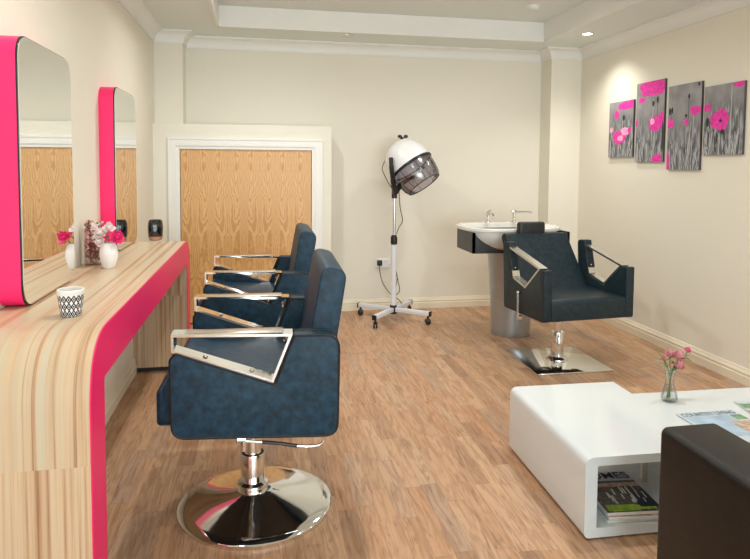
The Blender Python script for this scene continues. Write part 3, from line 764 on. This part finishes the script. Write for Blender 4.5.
# smoked visor, deeper at the front; ends in a ring with a pale face opening
bm = MB(); n = 60; rings = []
for (r_, z_) in ((.184, -.004), (.186, -.03), (.182, -.095), (.170, -.155), (.152, -.185)):
    ring = []
    for k in range(n):
        a = 2*PI*k/n; ring.append(bm.bm.verts.new(mat @ Vector((r_*math.cos(a), r_*math.sin(a), z_))))
    rings.append(ring)
for i in range(4):
    for k in range(n):
        f = bm.bm.faces.new((rings[i][k], rings[i][(k+1) % n], rings[i+1][(k+1) % n], rings[i+1][k]))
        aa = (2*PI*(k+.5)/n - R(-25)) % (2*PI); aa = min(aa, 2*PI-aa)
        f.material_index = 1 if (aa < .62 and i >= 1 and (i >= 2 or aa < .5)) else 0
vz = bm.build('visor', [M['smoke'], M['smokelight']], hood, smooth=50)
bm = MB()
bm.tube([mat @ Vector((.150*math.cos(2*PI*k/n), .150*math.sin(2*PI*k/n), -.185)) for k in range(n)], .004, 6, closed=True)
for k in range(8):
    a = R(-25+45*k+22); bm.tube([mat @ Vector((r_*math.cos(a), r_*math.sin(a), z_)) for r_, z_ in ((.186, -.01), (.1875, -.03), (.1835, -.095), (.1715, -.155), (.153, -.184))], .0022, 5)
bm.build('visor_rib', M['black'], hood)
bm = MB(); bm.box((0, 0, 0), (.05, .018, .028), .006, 2)
for v in bm.bm.verts: v.co += mat @ Vector((.186*math.cos(R(50)), .186*math.sin(R(50)), -.015))
bm.build('visor_catch', M['black'], hood)
bm = MB()                                               # vent knob on the crown
top = mat @ Vector((.055, -.03, .246))
bm.tube([top, top+Vector((.01, 0, .02))], .014, 10)
for s in (-1, 1): bm.ball(top+Vector((.012+s*.026, 0, .026)), .018, 1.1, .8, .8, 10, 7)
bm.build('vent_knob', M['black'], hood)
# yoke that carries the hood
bm = MB()
bm.tube(smoothpath([(-.068, -.165, 1.392), (-.066, -.175, 1.32), (-.040, -.13, 1.20), (.0, -.03, 1.10)]), [.018]*6+[.02]*6+[.024]*7, 10)
bm.tube(smoothpath([(.0, -.03, 1.10), (.03, -.05, 1.15), (.075, -.09, 1.20), (.13, -.16, 1.24)]), [.026]*8+[.02]*6+[.016]*5, 10)
bm.tube([(0, 0, 1.05), (0, 0, 1.13)], .024, 14); bm.build('yoke', M['black'], hd)
# cables
bm = MB(); bm.tube(smoothpath([(.035, -.02, 1.12), (.05, .0, .98), (.075, .01, .86), (.045, .01, .80), (.02, 0, .74)], 8), .0035, 6)
bm.build('visor_cable', M['black'], hd)
bm = MB(); bm.tube(smoothpath([(-.08, .03, 1.37), (-.10, .04, 1.30), (-.07, .02, 1.22), (-.02, 0, 1.13)], 8), .0035, 6)
bm.build('hood_cable', M['black'], hd)
bm = MB(); bm.tube(smoothpath([(.022, .0, .40), (.05, .05, .33), (.065, .05, .24), (.03, .06, .19), (.07, .08, .15), (.11, .12, .09), (.13, .18, .012)], 8), .0035, 6)
bm.build('slack_cable', M['black'], hd)
bm = MB(); bm.tube(smoothpath([(.024, 0, .42), (.04, .04, .35), (.03, .06, .24), (.02, .05, .17)], 8), .003, 6)
bm.build('tie_cable', M['black'], hd)
bm = MB(); bm.tube(smoothpath([(-.055, .345, .43), (-.055, .335, .36), (-.04, .27, .27), (-.01, .12, .21), (.0, .03, .20)], 8), .0035, 6)
bm.build('power_cord', M['black'], hd)
bm = MB(); bm.box((-.055, .35, .44), (.046, .034, .05), .010, 3); bm.build('plug', M['black'], hd)

# ------------------------------------------------------------------ poppy canvases on the right wall
def canvas(y0, y1, z0, z1, lab, art):
    """y0 is the left (far) edge; art items use u from left, v from foot, in units of the print's width and height"""
    W_, H_ = y0-y1, z1-z0; th = .016
    b = MB(); b.box((-th/2, -W_/2, H_/2), (th, W_, H_), mi=1)
    xf = -th
    e = .0004
    def P(u, v, d): return (xf-d, -u*W_, v*H_)
    b.poly([P(0, 0, e), P(1, 0, e), P(1, 1, e), P(0, 1, e)], 0)
    rnd = random.Random(len(lab)); lay = [e]
    cl = lambda a: max(0., min(1., a))
    def blob(u, v, ru, rv, mi, wob=.16, n=22):
        lay[0] += .00005
        ph = [rnd.uniform(0, 6.3) for _ in range(3)]
        q = []
        for k in range(n):
            a = 2*PI*k/n; r_ = 1+wob*(math.sin(3*a+ph[0])*.5+math.sin(5*a+ph[1])*.4+math.sin(8*a+ph[2])*.25)
            q.append((cl(u+ru*r_*math.cos(a)), cl(v+rv*r_*math.sin(a))))
        cen = P(cl(u), cl(v), lay[0])
        q = [P(a, c_, lay[0]) for a, c_ in q]
        for k in range(n):
            if (Vector(q[k])-Vector(q[(k+1) % n])).length > 1e-6 and (Vector(q[k])-Vector(cen)).length > 1e-6: b.poly([cen, q[k], q[(k+1) % n]], mi)
    def stem(u0, v0, u1, v1, w, mi):
        lay[0] += .00002
        b.poly([P(cl(u0-w), cl(v0), lay[0]), P(cl(u0+w), cl(v0), lay[0]), P(cl(u1+w), cl(v1), lay[0]), P(cl(u1-w), cl(v1), lay[0])], mi)
    for k in range(26):
        u = rnd.random(); h = rnd.uniform(.12, .38); stem(u, 0, u+rnd.uniform(-.12, .12), h, rnd.uniform(.004, .010), rnd.choice((5, 5, 4)))
    for it in art:
        if it[0] == 's': stem(*it[1:5], .009, 5)
        elif it[0] == 'd': stem(*it[1:5], .007, 4)
        elif it[0] == 'p':
            _, u, v, ru, rv = it; blob(u, v, ru, rv, 2)
            blob(u+ru*.1, v-rv*.1, ru*.16, rv*.16, 4)
        elif it[0] == 'm': blob(*it[1:], 2)
        elif it[0] == 'w': blob(*it[1:], 3)
        elif it[0] == 'b': blob(*it[1:], 4, .05)
    o = b.build('canvas_picture', [M['print'], M['canvas'], M['poppy'], M['poppypale'], M['bud'], M['stem']], loc=(XR, y0, z0), smooth=0)
    return tag(o, lab, 'picture', 'poppy canvases on the right wall')
canvas(4.835, 4.49, 1.412, 1.868, 'smallest poppy canvas, farthest left of the row, with a pale pink poppy at mid height',
       [('d', .62, .2, .62, .66), ('b', .62, .70, .05, .05), ('m', .70, .91, .34, .07), ('m', .92, .95, .16, .05), ('m', .32, .77, .10, .075), ('m', .46, .36, .28, .12), ('w', .70, .46, .20, .07), ('m', .86, .47, .07, .05), ('w', .50, .34, .12, .05), ('w', .12, .5, .08, .05)])
canvas(4.452, 4.108, 1.370, 1.980, 'second poppy canvas from the left, tallest, with a large magenta poppy across its top',
       [('s', .58, .1, .62, .78), ('d', .75, .4, .78, .74), ('m', .56, .92, .46, .10), ('m', .80, .90, .22, .085), ('m', .20, .78, .11, .035), ('b', .62, .72, .04, .035), ('b', .77, .76, .035, .04), ('m', .72, .47, .25, .09), ('w', .60, .50, .08, .04), ('m', .90, .52, .12, .08), ('m', .04, .50, .05, .04), ('m', .80, .035, .18, .06), ('b', .97, .3, .03, .2)])
canvas(4.062, 3.720, 1.313, 1.911, 'third poppy canvas from the left, hung lowest, mostly grey with small magenta poppies',
       [('s', .62, .1, .72, .55), ('s', .75, .1, .80, .66), ('d', .1, .4, .1, .68), ('b', .06, .70, .035, .045), ('b', .13, .71, .03, .04), ('b', .64, .85, .03, .03), ('d', .64, .6, .64, .84), ('m', .08, .555, .13, .055), ('m', .84, .68, .17, .05), ('m', .58, .555, .07, .035), ('b', .57, .63, .035, .02), ('m', .03, .10, .06, .11), ('b', .92, .97, .03, .02)])
canvas(3.690, 3.345, 1.412, 1.863, 'fourth poppy canvas from the left, with one round magenta poppy in its middle',
       [('s', .70, .05, .70, .98), ('d', .12, .2, .18, .5), ('b', .10, .48, .04, .07), ('m', .07, .69, .11, .055), ('p', .42, .50, .24, .15), ('b', .50, .33, .05, .035), ('m', .90, .965, .16, .04), ('b', .36, .25, .02, .08)])

# ------------------------------------------------------------------ coffee table
tb = thing('coffee_table', 'low white high-gloss coffee table with an open magazine shelf', 'coffee table', (0, 0, 0))
X0, X1, Y0, Y1, H_, w = 1.126, 1.642, 1.948, 2.660, .301, .046
b = MB()
o1 = rrect(X0, X1, .012, H_, .028, 6)
o1 = rpoly([(X0, .007), (X1, .007), (X1, H_), (X0, H_)], [.022, 0, 0, .036], 6)
i1 = rpoly([(X0+w, .042), (X1-.02, .042), (X1-.02, H_-.032), (X0+w, H_-.032)], .004, 2)
def ringprism(bm, outer, inner, y0, y1, bev=.003):
    """tube of rectangular section open at both ends"""
    def near(p, L): return min(range(len(L)), key=lambda i: (L[i][0]-p[0])**2+(L[i][1]-p[1])**2)
    bmx = bm.bm; no, ni = len(outer), len(inner)
    for y in (y0, y1):
        pass
    A = [[bmx.verts.new((p[0], y, p[1])) for p in outer] for y in (y0, y1)]
    B = [[bmx.verts.new((p[0], y, p[1])) for p in inner] for y in (y0, y1)]
    for i in range(no): bmx.faces.new((A[0][i], A[0][(i+1) % no], A[1][(i+1) % no], A[1][i]))
    for i in range(ni): bmx.faces.new((B[0][i], B[1][i], B[1][(i+1) % ni], B[0][(i+1) % ni]))
    for k in (0, 1):
        i = 0; j = near(outer[0], inner); ci = cj = 0
        while ci < no or cj < ni:
            i2, j2 = (i+1) % no, (j+1) % ni
            d1 = (Vector(outer[i2])-Vector(inner[j])).length if ci < no else 9e9
            d2 = (Vector(outer[i])-Vector(inner[j2])).length if cj < ni else 9e9
            if d1 <= d2: bmx.faces.new((A[k][i], A[k][i2], B[k][j])); i = i2; ci += 1
            else: bmx.faces.new((A[k][i], B[k][j2], B[k][j])); j = j2; cj += 1
ringprism(b, o1, i1, Y0, Y1)
b.build('shelf_box', M['gloss'], tb, smooth=30)
b = MB()
b.box(((X1+2.46)/2, (1.97+2.50)/2, H_-.024), (2.46-X1, .53, .048))
b.box((2.436, (1.97+2.50)/2, H_/2-.018), (.048, .53, H_-.06), .003, 2); b.box(((X1+2.46)/2, 2.26, .028), (2.46-X1, .5, .032), .003, 2)
b.build('side_wing', M['gloss'], tb)
ta = R(-1.4); tb.rotation_euler = (0, 0, ta)
tb.location = (X0-(X0*math.cos(ta)-Y0*math.sin(ta)), Y0-(X0*math.sin(ta)+Y0*math.cos(ta)), 0)
b = MB(); b.box(((X0+X1)/2+.02, (Y0+Y1)/2, .0035), (X1-X0-.10, Y1-Y0-.10, .007)); b.build('plinth', M['rubber'], tb)
MB().box((1.535, 2.23, .1555), (.024, .018, .227)).build('support_post', M['satin'], tb)

# magazines on the shelf
def magazine(name, lab, loc, rz, Wd, Ht, th, cover, group=None, text_=None, extra=()):
    o = thing(name, lab, 'magazine', loc, rz, group)
    MB().box((Wd/2, Ht/2, th/2), (Wd, Ht, th), .0015, 1).build('pages', M['paper'], o)
    b = MB(); mats = []
    for i, (u0, u1, v0, v1, m) in enumerate(cover):
        z = th+.0004+i*.00008
        b.poly([(u0*Wd, v0*Ht, z), (u1*Wd, v0*Ht, z), (u1*Wd, v1*Ht, z), (u0*Wd, v1*Ht, z)], i); mats.append(m)
    b.build('cover', mats, o, smooth=0)
    for (nm, body, sz, m, u, v, wd) in extra: text(nm, body, sz, m, o, (u*Wd, v*Ht, th+.0012), 0, wd, 1., sz*.009)
    return o
grp = 'magazines stacked on the table shelf'
zs = .0425
magazine('magazine', 'lowest magazine of the stack on the table shelf, only its page edges showing', (1.225, 1.965, zs), R(-3), .215, .285, .012, [(0, 1, 0, 1, M['coverblue'])], grp)
magazine('magazine', 'middle magazine of the stack on the table shelf, sandwiched between two others', (1.232, 1.963, zs+.0132), R(-6), .215, .285, .012, [(0, 1, 0, 1, M['covertan'])], grp)
mg = magazine('magazine', 'top magazine of the shelf stack, dark cover with green lawn and large title HOMES', (1.228, 1.967, zs+.0264), R(-5), .215, .29, .012,
         [(0, 1, 0, 1, M['coverdark']), (0, 1, .76, 1, M['coverblue']), (.06, .62, .03, .17, M['covergrass']), (.60, .92, .05, .15, M['covergrass']), (.66, 1, .10, .45, M['inknavy']), (0, 1, .60, .70, M['covertan'])], grp,
         extra=[('title', 'HOMES', .070, M['inknavy'], .02, .812, .205)])
b = MB(); rn = random.Random(3)
for k in range(17):
    u = rn.uniform(.03, .93)*.215; v = rn.uniform(.18, .46)*.29; hh = rn.uniform(.025, .06); ww = rn.uniform(.003, .007)
    b.poly([(u, v, .0131), (u+ww, v, .0131), (u+ww+.004, v+hh, .0131), (u+.004, v+hh, .0131)])
b.build('cover_columns', M['inkwhite'], mg, smooth=0)

# magazines on the table top
grp = 'magazines on the table top'
magazine('magazine', 'pale blue magazine lying on the table wing with a slate title', (1.690, 2.235-.285, H_+.001), R(0), .262, .285, .006,
         [(0, 1, 0, 1, M['coverblue']), (.05, .78, .18, .84, M['coversky']), (.62, 1, 0, .62, M['covertan']), (.80, 1, .66, .83, M['covergreen'])], grp,
         extra=[('title', 'COUNTRY LIVING', .046, M['ink'], .04, .862, .243)])
magazine('magazine', 'tan and green magazine at the right edge of the photo on the table wing', (1.975, 2.04, H_+.001), R(-12), .215, .285, .006,
         [(0, 1, 0, 1, M['coverblue']), (0, .9, .70, .9, M['covergreen']), (0, .95, .1, .66, M['covertan'])], grp)

# bud vase of pink carnations
VX, VY = 1.768, 2.385
vs = thing('bud_vase', 'small clear glass bud vase on the white table', 'vase', (VX, VY, H_))
MB().lathe([(0, 0), (.026, 0), (.034, .006), (.036, .018), (.030, .042), (.021, .075), (.0185, .10), (.021, .125), (.0265, .142), (.0255, .143), (.019, .125), (.0168, .10), (.019, .075), (.028, .042), (.033, .018), (.030, .008), (0, .006)], 40).build('glass_body', M['glass'], vs, smooth=60)
MB().lathe([(0, .0065), (.030, .0085), (.0325, .018), (.0275, .042), (.0188, .074), (0, .074)], 36).build('water', M['water'], vs, smooth=60)
fl = [('tall carnation with a deep pink head on the right of the bud vase', (.082, 0, .222), .015, M['carndeep'], 'pink_carnation'),
      ('coral pink carnation, widest bloom above the bud vase', (.036, -.005, .200), .025, M['carn'], 'pink_carnation'),
      ('coral pink carnation on the left of the widest bloom above the bud vase', (.004, .01, .205), .020, M['carn'], 'pink_carnation'),
      ('low coral pink carnation drooping at the rim of the bud vase', (.022, -.03, .163), .021, M['carn'], 'pink_carnation'),
      ('small peach carnation bud at the left of the bud vase', (-.035, .0, .195), .012, M['carn'], 'pink_carnation')]
for lab, c_, r_, m, nm in fl:
    f = thing(nm, lab, 'flower', (VX, VY, H_), group='carnations in the bud vase')
    b = MB(); rose(b, c_, r_, (c_[0]*4, -.3, .8), layers=((6, .5, 1.), (8, .8, .7), (9, 1.05, .4))); b.build('bloom', m, f, smooth=60)
    sx = .010*(1 if c_[0] > 0 else -1)*random.uniform(.3, 1)
    b = MB(); b.tube(smoothpath([(-sx, random.uniform(-.012, .012), .012), (sx*.3, 0, .09), (c_[0]*.25, c_[1]*.3, .14), (c_[0], c_[1], c_[2]-r_*.5)]), .0017, 6); b.build('stem', M['leaf'], f)
    for k in range(3):
        b = MB(); a = random.random()*6.3; t_ = random.uniform(.5, .9); p = Vector((c_[0]*t_, c_[1]*t_, .13+(c_[2]-.14)*t_)); leafm(b, p, (math.cos(a), math.sin(a), .4), .028, .006)
        b.build('leaf', M['leaf'], f)
f = thing('foliage_sprig', 'pale green leafy sprig leaning left out of the bud vase', 'leaves', (VX, VY, H_))
b = MB(); b.tube(smoothpath([(.004, .004, .012), (-.002, 0, .1), (-.02, 0, .15), (-.045, 0, .20), (-.066, 0, .222)]), .0014, 6); b.build('stem', M['leafpale'], f)
for p, d in (((-.066, 0, .222), (-.6, -.3, .3)), ((-.06, 0, .215), (.3, -.4, .6)), ((-.04, 0, .19), (-.8, 0, -.2)), ((-.02, 0, .15), (-.7, -.3, .5)), ((-.02, -.01, .16), (-.3, -.8, .3)), ((.05, 0, .19), (.8, -.3, .3)), ((.065, 0, .19), (.4, -.6, -.2))):
    b = MB(); leafm(b, p, d, .034, .010); b.build('leaf', M['leafpale'], f)

# ------------------------------------------------------------------ waiting armchair (its arm in the corner of the view)
ac = thing('leather_armchair', 'dark brown leather armchair in the lower right corner, in front of the coffee table', 'armchair', (1.168, .84, 0))
AW = .195; AL = .78; AH = .553; TW = .80
def arm(x):
    p = MB().box((x+AW/2, AL/2, (AH+.06)/2), (AW, AL, AH-.06), .022, 5)
    for v in p.bm.verts:
        if v.co.z > AH-.03: v.co.z += .010*math.cos((v.co.x-x-AW/2)/AW*PI)
    o = p.build('arm', M['leather'], ac)
    for xs in (x+.010, x+AW-.010):
        MB().tube([(xs, .02, AH-.008), (xs, AL*.5, AH-.008), (xs, AL-.02, AH-.008)], .0045, 6).build('seam', M['piping'], o)
arm(0); arm(TW-AW)
MB().box((TW/2, .10, .40), (TW-2*AW+.02, .20, .66), .03, 5).build('backrest', M['leather'], ac)
MB().box((TW/2, AL/2+.07, .22), (TW-2*AW-.004, AL-.17, .26), .01, 3).build('seat_base', M['leather'], ac)
MB().box((TW/2, AL/2+.085, .385), (TW-2*AW-.01, AL-.19, .10), .03, 5).build('seat_cushion', M['leather'], ac)
for x in (.06, TW-.06):
    for y in (.06, AL-.06): MB().box((x, y, .031), (.05, .05, .062), .004, 1).build('leg', M['black'], ac)

# ------------------------------------------------------------------ light
def area(name, loc, rot, sx, sy, power, col):
    l = bpy.data.lights.new(name, 'AREA'); l.shape = 'RECTANGLE'; l.size = sx; l.size_y = sy; l.energy = power; l.color = col
    o = bpy.data.objects.new(name, l); C.objects.link(o); o.location = loc; o.rotation_euler = rot; return o
area('window_daylight', ((W0+W1)/2, YF+.02, (WZ0+WZ1)/2), (R(90), 0, 0), W1-W0, WZ1-WZ0, 165, (.84, .94, 1.))
def spot(loc, power, ang=100, col=(1, .86, .68), aim=None, blend=.6):
    l = bpy.data.lights.new('downlight_and_fill_spot', 'SPOT'); l.energy = power; l.spot_size = R(ang); l.spot_blend = blend; l.color = col; l.shadow_soft_size = .05
    o = bpy.data.objects.new('downlight_and_fill_spot', l); C.objects.link(o); o.location = loc
    if aim: o.rotation_euler = (Vector(aim)-Vector(loc)).to_track_quat('-Z', 'Y').to_euler()
spot((2.62, 4.70, ZL-.02), 36, 124, (1, .95, .86), blend=1.)
for x, y, e in ((2.62, 2.7, 5), (2.62, .9, 4), (-.5, 1.9, 10), (1.0, -1.7, 10), (2.1, -1.7, 6)): spot((x, y, ZL-.02), e, 140, (1, .95, .88))  # unseen downlights along the lower border, lamps without fittings
for x, y, e in ((.1, 4.2, 62), (1.8, 4.2, 40), (.15, 2.4, 58), (1.7, 2.4, 48), (1.0, .2, 22)): spot((x, y, ZU-.02), e, 168, (1, .985, .945), blend=1.)  # added fill spots inside the tray, no fittings, brightening walls and counter top
W = bpy.data.worlds.new('sky'); S.world = W; W.use_nodes = True
bg = W.node_tree.nodes['Background']; bg.inputs[0].default_value = (.80, .90, 1., 1); bg.inputs[1].default_value = 1.5

# ------------------------------------------------------------------ camera
F_, YAW, PIT, ROL, PY = 619.10, .18433, .05967, .00765, 203.46
fw = Vector((math.sin(YAW)*math.cos(PIT), math.cos(YAW)*math.cos(PIT), -math.sin(PIT)))
rt = Vector((math.cos(YAW), -math.sin(YAW), 0)); up = rt.cross(fw)
rt2 = rt*math.cos(ROL)+up*math.sin(ROL); up2 = -rt*math.sin(ROL)+up*math.cos(ROL)
cam = bpy.data.cameras.new('camera'); co_ = bpy.data.objects.new('camera', cam); C.objects.link(co_)
co_.matrix_world = Matrix(((rt2.x, up2.x, -fw.x, 0), (rt2.y, up2.y, -fw.y, 0), (rt2.z, up2.z, -fw.z, 1.32), (0, 0, 0, 1)))
cam.sensor_fit = 'HORIZONTAL'; cam.sensor_width = 36; cam.lens = F_/750*36; cam.shift_y = -(279.5-PY)/750; cam.clip_start = .05
S.camera = co_
S.view_settings.view_transform = 'Standard'; S.view_settings.look = 'None'; S.view_settings.gamma = 1; S.view_settings.exposure = .16
S.view_settings.use_curve_mapping = False
